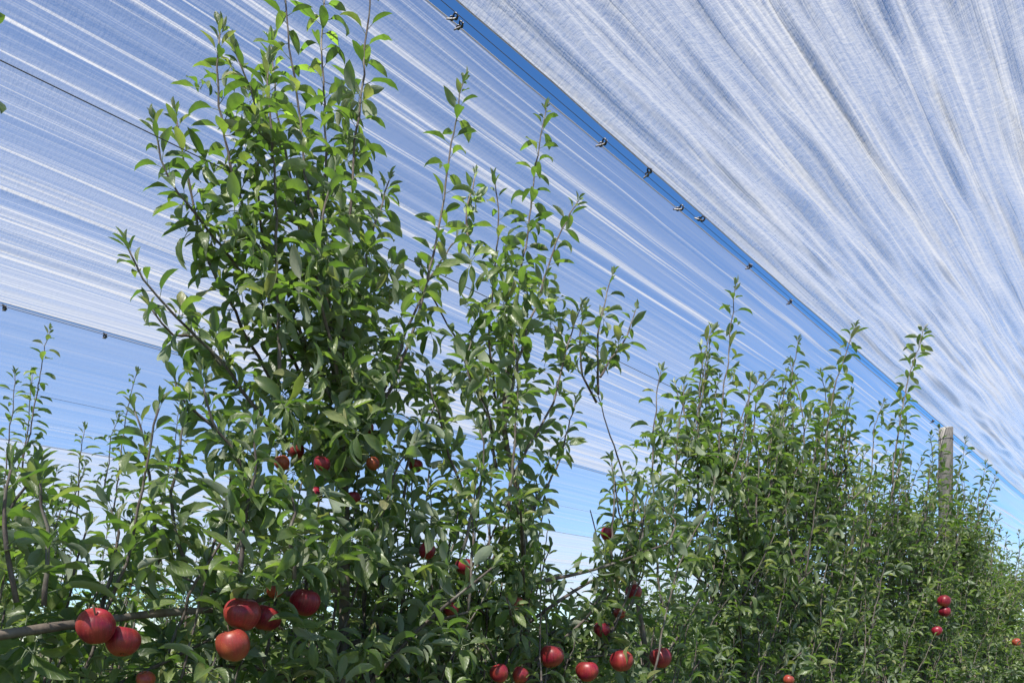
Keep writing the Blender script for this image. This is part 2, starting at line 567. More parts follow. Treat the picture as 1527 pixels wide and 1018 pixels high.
for px, lab in ((6, 'small dark clip on the lower net edge at the picture border'), (156, 'small dark clip on the lower net edge above the small shoots')):
    d = rgt * (px - W_PX / 2) + fwd * F_PX
    c = copy_tree(clip0)
    c['label'] = lab; c['group'] = 'clips on the lower net edge'
    c.location = (-4.13, -4.13 * d[1] / d[0], NET_H - .02)
    c.rotation_euler = (0, 0, random.uniform(-.3, .3)); c.scale = (.95,) * 3

# trellis wires
for lat, h, lab in ((-1.36, .90, 'dark trellis wire reaching the left side of the tall tree'), (-4.15, 1.19, 'dark trellis wire through the small shoots of the second row'),
                    (-1.36, -.05, 'low trellis wire along the near row, among the apples')):
    cable('trellis_wire', spline([(lat, -4, CAM_Z + h), (lat, 10, CAM_Z + h - .01), (lat, 40, CAM_Z + h)], 2), .0010, lab, 'trellis wires along the rows')

# posts
def post(x, y, label, r=.05):
    t = empty('wooden_post', (x, y, 0), label, 'post', 'posts carrying the nets')
    n = 12
    P = np.array([(0.002 * math.sin(i), .002 * math.cos(i * 1.7), z) for i, z in enumerate(np.linspace(0, NET_H + .02, 14))])
    link('pole', tube_mesh('pole', P, r * 1.04, r * .97, M_POST, n, .03), t)
    V, F = ring((0, 0, NET_H - .07), r * .98, .0035, (0, 0.05, 1), 18, 5)
    link('wire_loop', mesh_np('wire_loop', V, F, M_WIRE), t)
    Vc = [(-r * .9, -r * .9, NET_H + .022), (r * .9, -r * .9, NET_H + .022), (r * .9, r * .9, NET_H + .022), (-r * .9, r * .9, NET_H + .022)]
    return t


POST_Y = 6.40
post(-1.365, POST_Y, 'weathered wooden post rising out of the leaves at the gap in the nets')
post(-1.365, POST_Y + 9, 'distant wooden post of the near row hidden deep in leaves')


# ------------------------------------------------------------------ leaves
def leaf_variant(curl, fold, twist, wide, wav):
    """a leaf one unit long: petiole, then a blade folded along its midrib and arched down"""
    n = 7
    ts = np.linspace(0, 1, n)
    hw = .5 * wide * np.array([0.0, .62, .95, 1.0, .84, .50, 0.0])
    pos = np.zeros(3); V = []; UV = []
    prev = 0; c = np.array([0, .0, 0.])
    idx = []
    for i, t in enumerate(ts):
        a = -curl * (t ** 1.15)
        if i:
            d = ts[i] - ts[i - 1]
            am = -curl * (((t + ts[i - 1]) / 2) ** 1.15)
            c = c + d * np.array([0, math.cos(am), math.sin(am)])
        nrm = np.array([0, -math.sin(a), math.cos(a)])
        tw = twist * t
        side = np.array([math.cos(tw), 0, 0]) + nrm * math.sin(tw)
        if i in (0, n - 1):
            idx.append((len(V),)); V.append(c.copy()); UV.append((.5, t))
        else:
            f = fold * (1 - .35 * t)
            row = []
            for s in (-1, 0, 1):
                wv = wav * math.sin(t * 9 + s) * (abs(s))
                V.append(c + s * hw[i] * math.cos(f) * side + abs(s) * nrm * (hw[i] * math.sin(f) + wv)); UV.append((.5 + .5 * s, t)); row.append(len(V) - 1)
            idx.append(tuple(row))
    F = []
    for i in range(n - 1):
        a, b = idx[i], idx[i + 1]
        if len(a) == 1:
            F += [(a[0], b[1], b[0]), (a[0], b[2], b[1])]
        elif len(b) == 1:
            F += [(a[0], a[1], b[0]), (a[1], a[2], b[0])]
        else:
            for k in (0, 1):
                F += [(a[k], a[k + 1], b[k + 1]), (a[k], b[k + 1], b[k])]
    # petiole, three-sided
    L0 = .26; r = .013
    b0 = len(V)
    for y, z, rr in ((-L0, -.05, r * 1.2), (.02, .0, r)):
        for k in range(3):
            th = 2 * math.pi * k / 3
            V.append(np.array([rr * math.cos(th), y, z + rr * math.sin(th)])); UV.append((.5, .02))
    for k in range(3):
        k2 = (k + 1) % 3
        F += [(b0 + k, b0 + k2, b0 + 3 + k2), (b0 + k, b0 + 3 + k2, b0 + 3 + k)]
    return np.array(V), np.array(F), np.array(UV)


VARIANTS = [leaf_variant(c, f, t, wd, wv) for c, f, t, wd, wv in
            [(.6, .70, .2, .43, .020), (1.0, .85, -.25, .42, .022), (1.4, .60, .3, .45, .026), (.3, .95, -.1, .40, .016),
             (1.8, .75, -.4, .42, .028), (.9, .45, .5, .46, .034), (1.2, 1.0, .15, .41, .020), (.15, .65, .3, .43, .034)]]
LEAF_MESH = [mesh_np('leaf', v, f, M_LEAF, uv) for v, f, uv in VARIANTS]
NVAR = len(VARIANTS)


class Leaves:
    def __init__(self):
        self.p = []; self.d = []; self.n = []; self.s = []; self.v = []; self.r = []

    def add(self, p, d, n, s, young=0.0):
        d = d / (np.linalg.norm(d) + 1e-9)
        n = n - d * (n @ d)
        l = np.linalg.norm(n)
        n = n / l if l > 1e-4 else np.cross(d, [1, 0, 0])
        n = n / (np.linalg.norm(n) + 1e-9)
        s = s * .94
        self.p.append(p + d * s * .24); self.d.append(d); self.n.append(n); self.s.append(s)
        self.v.append(random.choice((0, 3, 7, 3) if young > .6 else range(NVAR)))
        r = random.random() ** 1.15 * .84
        if young > .5:
            r = min(.97, r * .6 + .36)
        if random.random() < .012:
            r = .99
        self.r.append(r)

    def arrays(self):
        return [np.array(a) for a in (self.p, self.d, self.n, self.s, self.v, self.r)]


UP = np.array([0, 0, 1.0])


def leaf_on(L, P, T, phi, alpha, size, droop=.15, young=0.0):
    ref = np.array([1, 0, 0.]) if abs(T[0]) < .8 else np.array([0, 1., 0])
    A = np.cross(T, ref); A /= np.linalg.norm(A)
    B = np.cross(T, A)
    Rr = A * math.cos(phi) + B * math.sin(phi)
    d = T * math.cos(alpha) + Rr * math.sin(alpha) - UP * droop
    n = T * .75 + UP * .55 + (rng.random(3) - .5) * 1.0
    L.add(P, d, n, size, young)


def shoot_leaves(L, P, size, t0=.12, inter=.028, upright=True, droop=.15, thin=1.0):
    """leaves spiralling along a long shoot, smaller and more upright towards its tip"""
    seg = np.linalg.norm(np.diff(P, axis=0), axis=1)
    cum = np.concatenate([[0], np.cumsum(seg)]); tot = cum[-1]
    s = tot * t0; phi = random.uniform(0, 6.28)
    while s < tot:
        k = min(len(P) - 2, int(np.searchsorted(cum, s) - 1)); k = max(k, 0)
        f = (s - cum[k]) / max(seg[k], 1e-6)
        p = P[k] * (1 - f) + P[k + 1] * f
        T = P[k + 1] - P[k]; T = T / np.linalg.norm(T)
        rem = tot - s
        y = max(0, 1 - rem / .10)                     # 1 at the tip
        sz = size * (1 - .55 * y) * random.uniform(.75, 1.12)
        al = R(random.uniform(46, 80)) * (1 - y) + R(random.uniform(15, 40)) * y
        if random.random() < thin:
            leaf_on(L, p, T, phi, al, sz, droop * (1 - y), y)
        phi += R(137.5) + random.uniform(-.35, .35)
        s += inter * (1 - .55 * y) * random.uniform(.75, 1.25)
    T = P[-1] - P[-2]; T = T / np.linalg.norm(T)
    for q in range(3):
        leaf_on(L, P[-1], T, q * 2.1, R(random.uniform(8, 22)), size * random.uniform(.4, .55), 0, 1)


def spur(L, P, axis, size, n=6):
    axis = axis / np.linalg.norm(axis)
    ph = random.uniform(0, 6.28)
    for q in range(n):
        leaf_on(L, P + axis * random.uniform(0, .02), axis, ph + q * 2.4, R(random.uniform(45, 95)), size * random.uniform(.5, 1.12), random.uniform(0, .3))


class Tree:
    def __init__(self, x, y, label, group, cat='apple tree'):
        self.base = np.array([x, y, 0.0])
        self.root = empty('apple_tree', (x, y, 0), label, cat, group)
        self.L = Leaves(); self.br = []

    def wood(self, P, r0, r1, name='branch', mat=None, sides=6, wob=.12, label=None):
        o = link(name, tube_mesh(name, np.asarray(P) - self.base, r0, r1, mat or M_SHOOT, sides, wob), self.root)
        if label:
            o['label'] = label
        return o

    def shoot(self, pts, size=.085, r=.0042, t0=.12, inter=.028, thin=1.0, droop=.15, spurs=0):
        P = spline(pts, .03)
        jit = np.cumsum((rng.random(P.shape) - .5) * .008, axis=0)
        P = P + jit - np.linspace(0, 1, len(P))[:, None] * jit[-1]
        self.wood(P, r, .0016, sides=5)
        shoot_leaves(self.L, P, size, t0, inter, droop=droop, thin=thin)
        for k in range(spurs):
            q = random.randrange(2, max(3, int(len(P) * .75)))
            a = rng.standard_normal(3) + UP * .6
            spur(self.L, P[q], a, size * .95, random.randint(4, 6))
        return P


def row_fill(T, h_lo, h_hi, n_br, n_up, top, lat_spread=.34, size=.085, along=.42, up_len=(.25, .55), lean=(.05, .14)):
    """side branches from the trunk with spurs and upright shoots; top = highest point the shoots may reach"""
    b = T.base
    for k in range(n_br):
        h = random.uniform(h_lo, h_hi)
        s = random.choice((-1, 1))
        a = random.uniform(-.95, .95)
        end = b + np.array([math.sin(a) * lat_spread * random.uniform(.5, 1.1), s * math.cos(a) * along * random.uniform(.5, 1.1), h + random.uniform(-.02, .22)])
        st = T.trunk_at(h - random.uniform(.02, .12))
        mid = (st + end) / 2 + np.array([0, 0, random.uniform(-.02, .06)])
        P = spline([st, mid, end], .04)
        T.wood(P, .0065, .0025, sides=5)
        shoot_leaves(T.L, P, size, .25, .04, droop=.2)
        for q in range(int(len(P) * .8)):
            i = random.randrange(2, len(P))
            spur(T.L, P[i] + (rng.random(3) - .5) * .05, rng.standard_normal(3) + UP * .7, size, random.randint(4, 7))
        for q in range(n_up):
            i = random.randrange(1, len(P))
            ln = random.uniform(*up_len)
            p1 = P[i] + np.array([random.uniform(-.12, .12), random.uniform(*lean) * ln / .4, ln])
            if p1[2] > top:
                p1[2] = top - random.uniform(0, .15)
            gx, gy, gf = project(np.array([P[i], (P[i] + p1) / 2, p1]))
            if np.any((gx > 824) & (gx < 892) & (gy > 680) & (gy < 885)):
                continue           # the bright opening stays open
            if p1[2] - P[i][2] > .08:
                T.shoot([P[i], (P[i] + p1) / 2 + (rng.random(3) - .5) * .05, p1], size * .95, .0035, .1)


def set_trunk(T, pts, r0=.026, r1=.006, mat=None):
    P = spline(pts, .08)
    T.tP = P
    T.wood(P, r0, r1, 'trunk', mat or M_BARK, 9, .1)

    def trunk_at(h):
        i = int(np.argmin(np.abs(P[:, 2] - h)))
        return P[i].copy()
    T.trunk_at = trunk_at


TREES = []
ROW1 = -1.35
G1 = 'apple trees of the near row'


def row_y(k):
    return .31 + .62 * k


def px_pts(lst, lat, dl=0.0):
    n = len(lst)
    return [at(x, y, lat + dl * i / max(1, n - 1)) for i, (x, y) in enumerate(lst)]


# tree at the left edge
T = Tree(ROW1, .22, 'apple tree at the left border carrying the long bare branch with red apples', G1)
set_trunk(T, [T.base, T.base + (0.02, .02, .8), T.base + (-.02, 0, 1.6), T.base + (.01, -.02, 2.1)])
row_fill(T, .95, 1.75, 26, 2, 2.02, along=.5, size=.068)
T.shoot(px_pts([(-75, 700), (-80, 400), (-60, 150), (-40, 60), (-24, 22)], -1.27), thin=.6, size=.07, t0=.55)
T.shoot(px_pts([(30, 900), (22, 820), (10, 760), (16, 700)], -1.2))
T.shoot(px_pts([(70, 900), (80, 820), (70, 750), (60, 720)], -1.25))
T.shoot(px_pts([(150, 930), (165, 860), (180, 800), (165, 760)], -1.3))
T.wood(spline(px_pts([(-120, 968), (0, 946), (110, 930), (230, 914), (340, 906), (420, 886), (520, 878)], -1.24, -.06), .03), .0082, .0042, 'branch', M_BARK, 9, .34, 'long bare horizontal branch bearing apples')
for px, py in ((60, 925), (250, 905), (300, 900), (400, 880), (470, 870), (35, 960), (200, 930), (330, 925), (440, 905)):
    spur(T.L, at(px, py, -1.24 - random.uniform(0, .06)), np.array([random.uniform(-.5, .5), random.uniform(-.5, .5), random.choice((1, -.6))]), .085, 5)
for k in range(60):
    px = random.uniform(-20, 320)
    spur(T.L, at(px, random.uniform(700 + .1 * px, 1040), ROW1 + random.uniform(-.25, .12)), rng.standard_normal(3) + UP * .8, .066, 6)
TREES.append((T, 300))

# the tall tree
T = Tree(ROW1, row_y(1), 'tallest apple tree with many upright leafy leaders and a dark dense middle', G1)
set_trunk(T, [T.base, T.base + (.01, -.02, .8)] + px_pts([(514, 880), (512, 700), (500, 560), (480, 420)], ROW1), .026, .0065)
row_fill(T, .95, 1.82, 32, 2, 2.12, size=.068)
big = [([(512, 560), (478, 400), (455, 250), (432, 90), (425, -40)], -1.36, .0, .95, .028),
       ([(512, 700), (524, 480), (534, 300), (545, 150), (553, 0), (556, -70)], -1.30, .0, .8, .032),
       ([(505, 600), (490, 380), (487, 200), (483, 60), (486, -40)], -1.42, .0, 1, .026),
       ([(470, 540), (400, 420), (352, 280), (332, 150), (328, 48)], -1.34, .04, 1, .024),
       ([(450, 560), (380, 430), (300, 330), (250, 260), (230, 185)], -1.38, .0, 1, .026),
       ([(400, 640), (330, 540), (260, 470), (210, 415), (190, 368)], -1.33, .0, 1, .026),
       ([(430, 620), (360, 490), (310, 380), (280, 270), (262, 170)], -1.42, .0, 1, .024),
       ([(500, 600), (420, 430), (390, 300), (385, 190), (352, 80)], -1.32, .0, 1, .024),
       ([(420, 560), (402, 330), (398, 180), (400, 100)], -1.28, .0, 1, .024),
       ([(500, 500), (445, 330), (420, 220), (410, 120), (405, 70)], -1.45, 0, 1, .026),
       ([(545, 620), (582, 560), (628, 450), (655, 290), (672, 210), (690, 125)], -1.33, 0, .8, .034),
       ([(570, 590), (610, 480), (648, 400), (668, 370), (690, 350)], -1.45, 0, .9, .034),
       ([(525, 500), (545, 400), (560, 320), (580, 270)], -1.38, 0, .9, .03),
       ([(505, 560), (470, 430), (475, 320), (500, 250)], -1.25, 0, 1, .026),
       ([(340, 560), (300, 500), (260, 500), (225, 460)], -1.40, 0, 1, .028),
       ([(390, 700), (330, 640), (280, 600), (262, 570)], -1.30, 0, 1, .026),
       ([(400, 760), (350, 680), (310, 620), (300, 560)], -1.22, 0, 1, .028),
       ([(280, 860), (255, 760), (265, 680), (275, 620)], -1.28, 0, 1, .03),
       ([(240, 840), (225, 740), (215, 660), (200, 610)], -1.45, 0, 1, .03),
       ([(360, 860), (372, 760), (385, 690), (380, 640)], -1.15, 0, 1, .03),
       ([(440, 860), (430, 790), (440, 760), (425, 720)], -1.1, 0, 1, .03),
       ([(600, 760), (610, 680), (640, 620), (655, 570)], -1.32, 0, 1, .03),
       ([(560, 800), (580, 740), (600, 690), (620, 660)], -1.22, 0, 1, .03)]
for pts, lat, dl, thin, inter in big:
    T.shoot(px_pts(pts, lat, dl), .063, .0042, .10, inter * .52, thin, spurs=4 if thin == 1 else 1)
for k in range(135):      # the dense dark middle
    px = random.gauss(512, 55); py = random.uniform(380, 700)
    p = at(px, py, ROW1 + random.uniform(-.16, .16))
    spur(T.L, p, rng.standard_normal(3) + UP * .7, .064, 7)
for k in range(18):
    px = random.gauss(345, 38)
    spur(T.L, at(px, random.uniform(90 + abs(px - 345) * .9, 380), ROW1 + random.uniform(-.1, .1)), rng.standard_normal(3) + UP * .9, .054, 6)
for k in range(12):
    px = random.gauss(510, 30)
    spur(T.L, at(px, random.uniform(120, 400), ROW1 + random.uniform(-.1, .1)), rng.standard_normal(3) + UP * .9, .056, 6)
for k in range(40):
    px = random.uniform(280, 600); py = random.uniform(130 + abs(px - 420) * .8, 660)
    spur(T.L, at(px, py, ROW1 + random.uniform(-.14, .14)), rng.standard_normal(3) + UP * .7, .060, 6)
for k in range(40):
    p = at(random.gauss(505, 85), random.uniform(580, 860), ROW1 + random.uniform(-.2, .22))
    spur(T.L, p, rng.standard_normal(3) + UP * .7, .066, 7)
for k in range(60):
    p = at(random.uniform(300, 690), random.uniform(740, 1040), ROW1 + random.uniform(.04, .24))
    spur(T.L, p, rng.standard_normal(3) + UP * .7, .070, 7)
TREES.append((T, 300))

# second tree
T = Tree(ROW1, row_y(2), 'slender apple tree with a pointed tip and pale leaves beside the tall tree', G1)
set_trunk(T, [T.base, T.base + (.01, -.02, .8)] + px_pts([(784, 930), (783, 860), (778, 760), (752, 640), (765, 480)], ROW1), .024, .005)
row_fill(T, .95, 1.85, 34, 3, 2.12, size=.064)
for pts, lat, thin, inter in [([(752, 640), (765, 480), (778, 400), (797, 260), (815, 162)], -1.35, 1, .024),
                              ([(755, 620), (790, 490), (820, 400), (842, 330), (862, 300)], -1.28, 1, .026),
                              ([(750, 640), (730, 520), (738, 420), (745, 330), (738, 270)], -1.42, 1, .028),
                              ([(745, 650), (705, 570), (680, 500), (640, 440), (628, 400)], -1.45, .8, .034),
                              ([(770, 700), (820, 600), (848, 510), (868, 455)], -1.30, 1, .026),
                              ([(700, 760), (675, 680), (655, 620), (640, 570)], -1.25, 1, .028),
                              ([(760, 760), (770, 640), (775, 560), (765, 500)], -1.2, 1, .028),
                              ([(740, 700), (725, 610), (700, 560), (705, 500)], -1.38, 1, .028),
                              ([(780, 780), (830, 700), (845, 650), (858, 600)], -1.3, 1, .028),
                              ([(690, 820), (715, 740), (722, 680), (716, 640)], -1.12, 1, .03),
                              ([(700, 380), (698, 320), (705, 285), (708, 262)], -1.5, 1, .022)]:
    T.shoot(px_pts(pts, lat), .060, .0042, .10, inter * .72, thin, spurs=4)
for k in range(45):
    p = at(random.gauss(755, 42), random.uniform(360, 720), ROW1 + random.uniform(-.13, .13))
    spur(T.L, p, rng.standard_normal(3) + UP * .7, .07, 7)
TREES.append((T, 300))

# third tree: sparse arching shoot before the bright gap
T = Tree(ROW1, row_y(3), 'apple tree with one thin arching shoot before the bright opening', G1)
set_trunk(T, [T.base, T.base + (.02, .0, .8), T.base + (-.02, .02, 1.5)] + px_pts([(945, 860), (940, 780)], ROW1), .023, .006)
row_fill(T, .95, 1.66, 26, 1, 1.84, along=.34, size=.064)
for pts, lat, thin, inter in [([(938, 800), (932, 720), (908, 650), (892, 590)], -1.33, .35, .03),
                              ([(892, 590), (893, 500), (904, 450), (913, 412)], -1.33, 1, .022),
                              ([(893, 560), (925, 510), (940, 480), (948, 462)], -1.3, 1, .024),
                              ([(890, 600), (870, 560), (868, 500), (872, 462)], -1.36, 1, .024),
                              ([(950, 860), (930, 780), (918, 720), (912, 690)], -1.25, 1, .024),
                              ([(985, 900), (975, 740), (975, 640), (985, 555)], -1.30, 1, .024),
                              ([(1000, 860), (1005, 740), (1010, 650), (1020, 575)], -1.35, 1, .024),
                              ([(905, 900), (895, 830), (888, 790), (880, 760)], -1.3, 1, .024)]:
    T.shoot(px_pts(pts, lat), .068, .0042, .1, inter, thin, spurs=0 if thin < .5 else 2)
for k in range(95):
    px = random.uniform(885, 1075)
    p = at(px, random.uniform(max(590, 780 - (px - 885) * 1.6), 1040), ROW1 + random.uniform(-.22, .2))
    spur(T.L, p, rng.standard_normal(3) + UP * .8, .066, 6)
TREES.append((T, 300))

tips = {4: [([(1060, 760), (1070, 620), (1085, 520), (1097, 425)], -1.30), ([(1040, 740), (1045, 620), (1050, 540), (1062, 490)], -1.40), ([(1090, 760), (1120, 660), (1130, 590), (1150, 560)], -1.2)],
        5: [([(1160, 800), (1165, 660), (1180, 560), (1190, 508)], -1.35), ([(1200, 780), (1215, 680), (1230, 610), (1225, 560)], -1.25), ([(1230, 700), (1240, 610), (1258, 540), (1275, 488)], -1.12)],
        6: [([(1290, 760), (1300, 690), (1305, 640), (1318, 600)], -1.25), ([(1330, 720), (1342, 620), (1358, 550), (1378, 490)], -1.02)],
        7: [([(1330, 740), (1340, 690), (1352, 640), (1348, 600)], -1.2)],
        9: [([(1400, 760), (1398, 710), (1402, 670), (1400, 640)], -1.22), ([(1425, 780), (1428, 720), (1436, 690), (1440, 655)], -1.28), ([(1405, 820), (1412, 770), (1416, 740), (1418, 700)], -1.18)],
        10: [([(1455, 790), (1460, 740), (1466, 715), (1470, 690)], -1.25)],
        8: [([(1380, 780), (1385, 720), (1392, 690), (1388, 650)], -1.2)]}
labs = {4: 'apple tree with a tall pointed shoot right of the bright opening', 5: 'apple tree with a forked big-leaved tip against the blue gap',
        6: 'apple tree with a leaning shoot crossing in front of the gap', 7: 'apple tree two places before the wooden post', 8: 'bushy apple tree just before the wooden post',
        9: 'apple tree wrapped around the wooden post', 10: 'first apple tree past the wooden post', 11: 'second apple tree past the wooden post'}
for k in range(4, 12):
    T = Tree(ROW1 + random.uniform(-.04, .04), row_y(k), labs[k], G1)
    b = T.base
    set_trunk(T, [b, b + (random.uniform(-.04, .04), .02, .8), b + (random.uniform(-.04, .04), .04, 1.5), b + (0, .07, 2.25)], .024, .005)
    row_fill(T, 1.15, 2.35, 34, 3, 2.86, size=.066, along=.40)
    for pts, lat in tips.get(k, []):
        T.shoot(px_pts(pts, lat), .070, .0042, .1, .020, 1, spurs=1)
    for q in range(110 if k < 10 else 50):
        p = b + np.array([random.gauss(.02, .15), random.uniform(-.36, .36), random.uniform(1.35, 2.62 - .2 * random.random())])
        spur(T.L, p, rng.standard_normal(3) + UP * 1.0, .064, 6)
    TREES.append((T, 300 if k < 9 else 150))

# second row, the part that shows
ROW2 = -4.15
G2 = 'apple trees of the second row'
r2labs = ['pale slim apple tree of the second row at the left border', 'apple tree of the second row with the tallest slim tip on the left', 'low apple tree of the second row between two slim tips',
          'apple tree of the second row with a slim tip under the lower wire', 'apple tree of the second row hidden behind the tall tree foot', 'apple tree of the second row seen through the tall tree middle']
r2tips = {0: [([(0, 800), (8, 700), (18, 620), (22, 560)], -4.0)], 1: [([(30, 720), (50, 620), (62, 550), (74, 494)], -4.1), ([(5, 760), (35, 660), (40, 600), (48, 560)], -4.25)],
          2: [([(115, 780), (118, 720), (122, 670), (126, 640)], -4.1)], 3: [([(170, 760), (180, 680), (190, 610), (204, 556)], -4.15), ([(150, 740), (160, 690), (165, 650), (176, 625)], -4.2)],
          4: [([(240, 760), (250, 690), (262, 640), (268, 600)], -4.1)]}
for k in range(80):      # branches of the near row that close the view right of the opening
    T = TREES[4 + k % 2][0]
    p = at(random.uniform(985, 1180), random.uniform(640, 1030), ROW1 + random.uniform(-.2, .2))
    spur(T.L, p, rng.standard_normal(3) + UP * .9, .066, 6)
for k in range(6):
    T = Tree(ROW2 + random.uniform(-.04, .04), .55 + .62 * k, r2labs[k], G2)
    b = T.base
    set_trunk(T, [b, b + (.02, .02, .8), b + (-.03, .03, 1.5), b + (0, .05, 2.0)], .024, .005)
    row_fill(T, 1.0, 2.1, 20, 2, 2.5, size=.080, along=.36)
    for pts, lat in r2tips.get(k, []):
        T.shoot(px_pts(pts, lat), .075, .0042, .05, .022, 1, spurs=1)
    TREES.append((T, 150))

# prototypes for the far trees (placed far down the rows, so they are seen too)
PROTO = []
for k in range(3):
    T = Tree(ROW1, row_y(12 + k), 'apple tree far down the near row, small grey-green leaves', 'far apple trees of the near row')
    b = T.base
    set_trunk(T, [b, b + (.02, .02, .8), b + (-.03, .03, 1.5), b + (0, .05, 2.2)], .024, .005)
    row_fill(T, .9, 2.2, 20, 2, 2.85, size=.084, along=.38)
    TREES.append((T, 0)); PROTO.append(T)

APPLES = [
    (143, 934, 58, 'big red apple with a shine, leftmost on the bare branch', -1.19),
    (183, 955, 54, 'big red apple tucked below the shiny leftmost apple', -1.20),
    (362, 915, 56, 'large dark red apple at the middle cluster, touching the branch', -1.19),
    (396, 921, 45, 'red apple half hidden behind the large middle cluster apple', -1.25),
    (346, 961, 54, 'orange red apple hanging lowest in the middle cluster', -1.18),
    (456, 897, 46, 'red apple under the branch, right of the middle cluster', -1.22),
    (409, 878, 30, 'orange apple peeping above the middle cluster under leaves', -1.24),
    (217, 1013, 30, 'orange apple cut by the bottom edge under the left pair', -1.22),
    (441, 672, 27, 'small lit red apple in the shade left of the tall trunk', -1.42),
    (420, 690, 24, 'dull orange apple left of the lit one in the shade', -1.3),
    (480, 692, 26, 'dark apple just left of the tall thin trunk', -1.25),
    (470, 737, 26, 'brownish apple low left of the tall thin trunk', -1.38),
    (547, 638, 22, 'pink red apple high right of the tall thin trunk', -1.4),
    (556, 691, 22, 'orange apple right of the tall thin trunk', -1.25),
    (527, 742, 24, 'dark red apple low beside the tall thin trunk', -1.3),
    (620, 694, 24, 'dim red apple among leaves between the first two tall trees', -1.35),
    (692, 844, 30, 'bright red apple under a big curled leaf', -1.24),
    (637, 821, 28, 'dark red apple beside a bare twig at mid height', -1.24),
    (769, 899, 26, 'orange apple left of the bright opening, by the black stem', -1.24),
    (672, 908, 26, 'dim apple below the big curled leaf', -1.24),
    (822, 978, 40, 'glossy red apple, first of the four in the low row', -1.2),
    (876, 1000, 36, 'lowest of the four glossy apples, at the bottom edge', -1.2),
    (926, 985, 38, 'third of the four glossy apples in the low row', -1.2),
    (985, 980, 37, 'last of the four glossy apples in the low row', -1.2),
    (744, 1003, 30, 'shiny striped apple at the bottom edge left of the four', -1.2),
    (776, 1006, 28, 'apple at the bottom edge, nearly touching the striped one', -1.2),
    (897, 938, 26, 'small red apple above the four glossy ones', -1.24),
    (924, 914, 20, 'tiny orange apple above the small red one', -1.24),
    (945, 882, 27, 'dull brown red apple right of the bright opening', -1.24),
    (905, 795, 22, 'small red apple alone at the right side of the bright opening', -1.24),
    (1408, 896, 20, 'upper of two red apples stacked before the wooden post', -1.02),
    (1409, 911, 18, 'lower of two red apples stacked before the wooden post', -1.02),
    (1397, 940, 16, 'small red apple low against the wooden post', -1.02),
    (1176, 1013, 17, 'orange apple at the bottom edge in the leafy mass on the right', -1.02),
    (1516, 957, 13, 'tiny orange apple at the right border', -1.02),
]


def clear_view(L):
    """leaves that hung right in front of an apple or of the bare branch are picked off"""
    p, d, n, s, v, r = L.arrays()
    keep = np.ones(len(p), bool)
    gx, gy, gf = project(p + d * (s * .5)[:, None])
    keep &= ~((gf < 9) & (gx > 834 - .18 * (880 - gy) * (gy > 760)) & (gx < 886) & (gy > 690) & (gy < 880) & (rng.random(len(p)) < .78))
    spots = [(a[0], a[1], a[2] * (.62 if a[2] > 34 else .5), at(a[0], a[1], a[4]), .06 if a[2] > 34 else .55) for a in APPLES]
    spots += [(x, 946 - x * .115, 15, at(x, 940, -1.26), .0) for x in (10, 40, 75, 105, 225, 250, 275, 300)]
    lot = rng.random(len(p))
    for t in (.15, .5, .85):
        c = p + d * (s * t)[:, None]
        px, py, f = project(c)
        for ax, ay, ar, P, slip in spots:
            fa = (P - EYE) @ fwd
            hit = (np.hypot(px - ax, py - ay) < ar) & (f > .05) & (f < fa + .03)
            keep &= ~(hit & (lot > slip))
    L.p, L.d, L.n, L.s, L.v, L.r = [list(a[keep]) for a in (p, d, n, s, v, r)]


for T, _ in TREES:
    clear_view(T.L)

# ---- choose the leaves that show largest, make them parts; the rest is one part
arrs = [T.L.arrays() for T, _ in TREES]


def bake(p, d, n, s, v, base):
    Vs = []; Fs = []; UVs = []; own = []; off = 0
    x = np.cross(d, n)
    for k in range(NVAR):
        sel = np.nonzero(v == k)[0]
        if not len(sel):
            continue
        lv, lf, luv = VARIANTS[k]
        Wv = (lv[None, :, 0, None] * x[sel][:, None, :] + lv[None, :, 1, None] * d[sel][:, None, :] + lv[None, :, 2, None] * n[sel][:, None, :]) * s[sel][:, None, None] + p[sel][:, None, :] - base
        Vs.append(Wv.reshape(-1, 3))
        Fs.append((lf[None] + (off + np.arange(len(sel)) * len(lv))[:, None, None]).reshape(-1, 3))
        UVs.append(np.tile(luv, (len(sel), 1)))
        own.append(np.repeat(sel, len(lv)))
        off += len(sel) * len(lv)
    return np.vstack(Vs), np.vstack(Fs), np.vstack(UVs), np.concatenate(own)


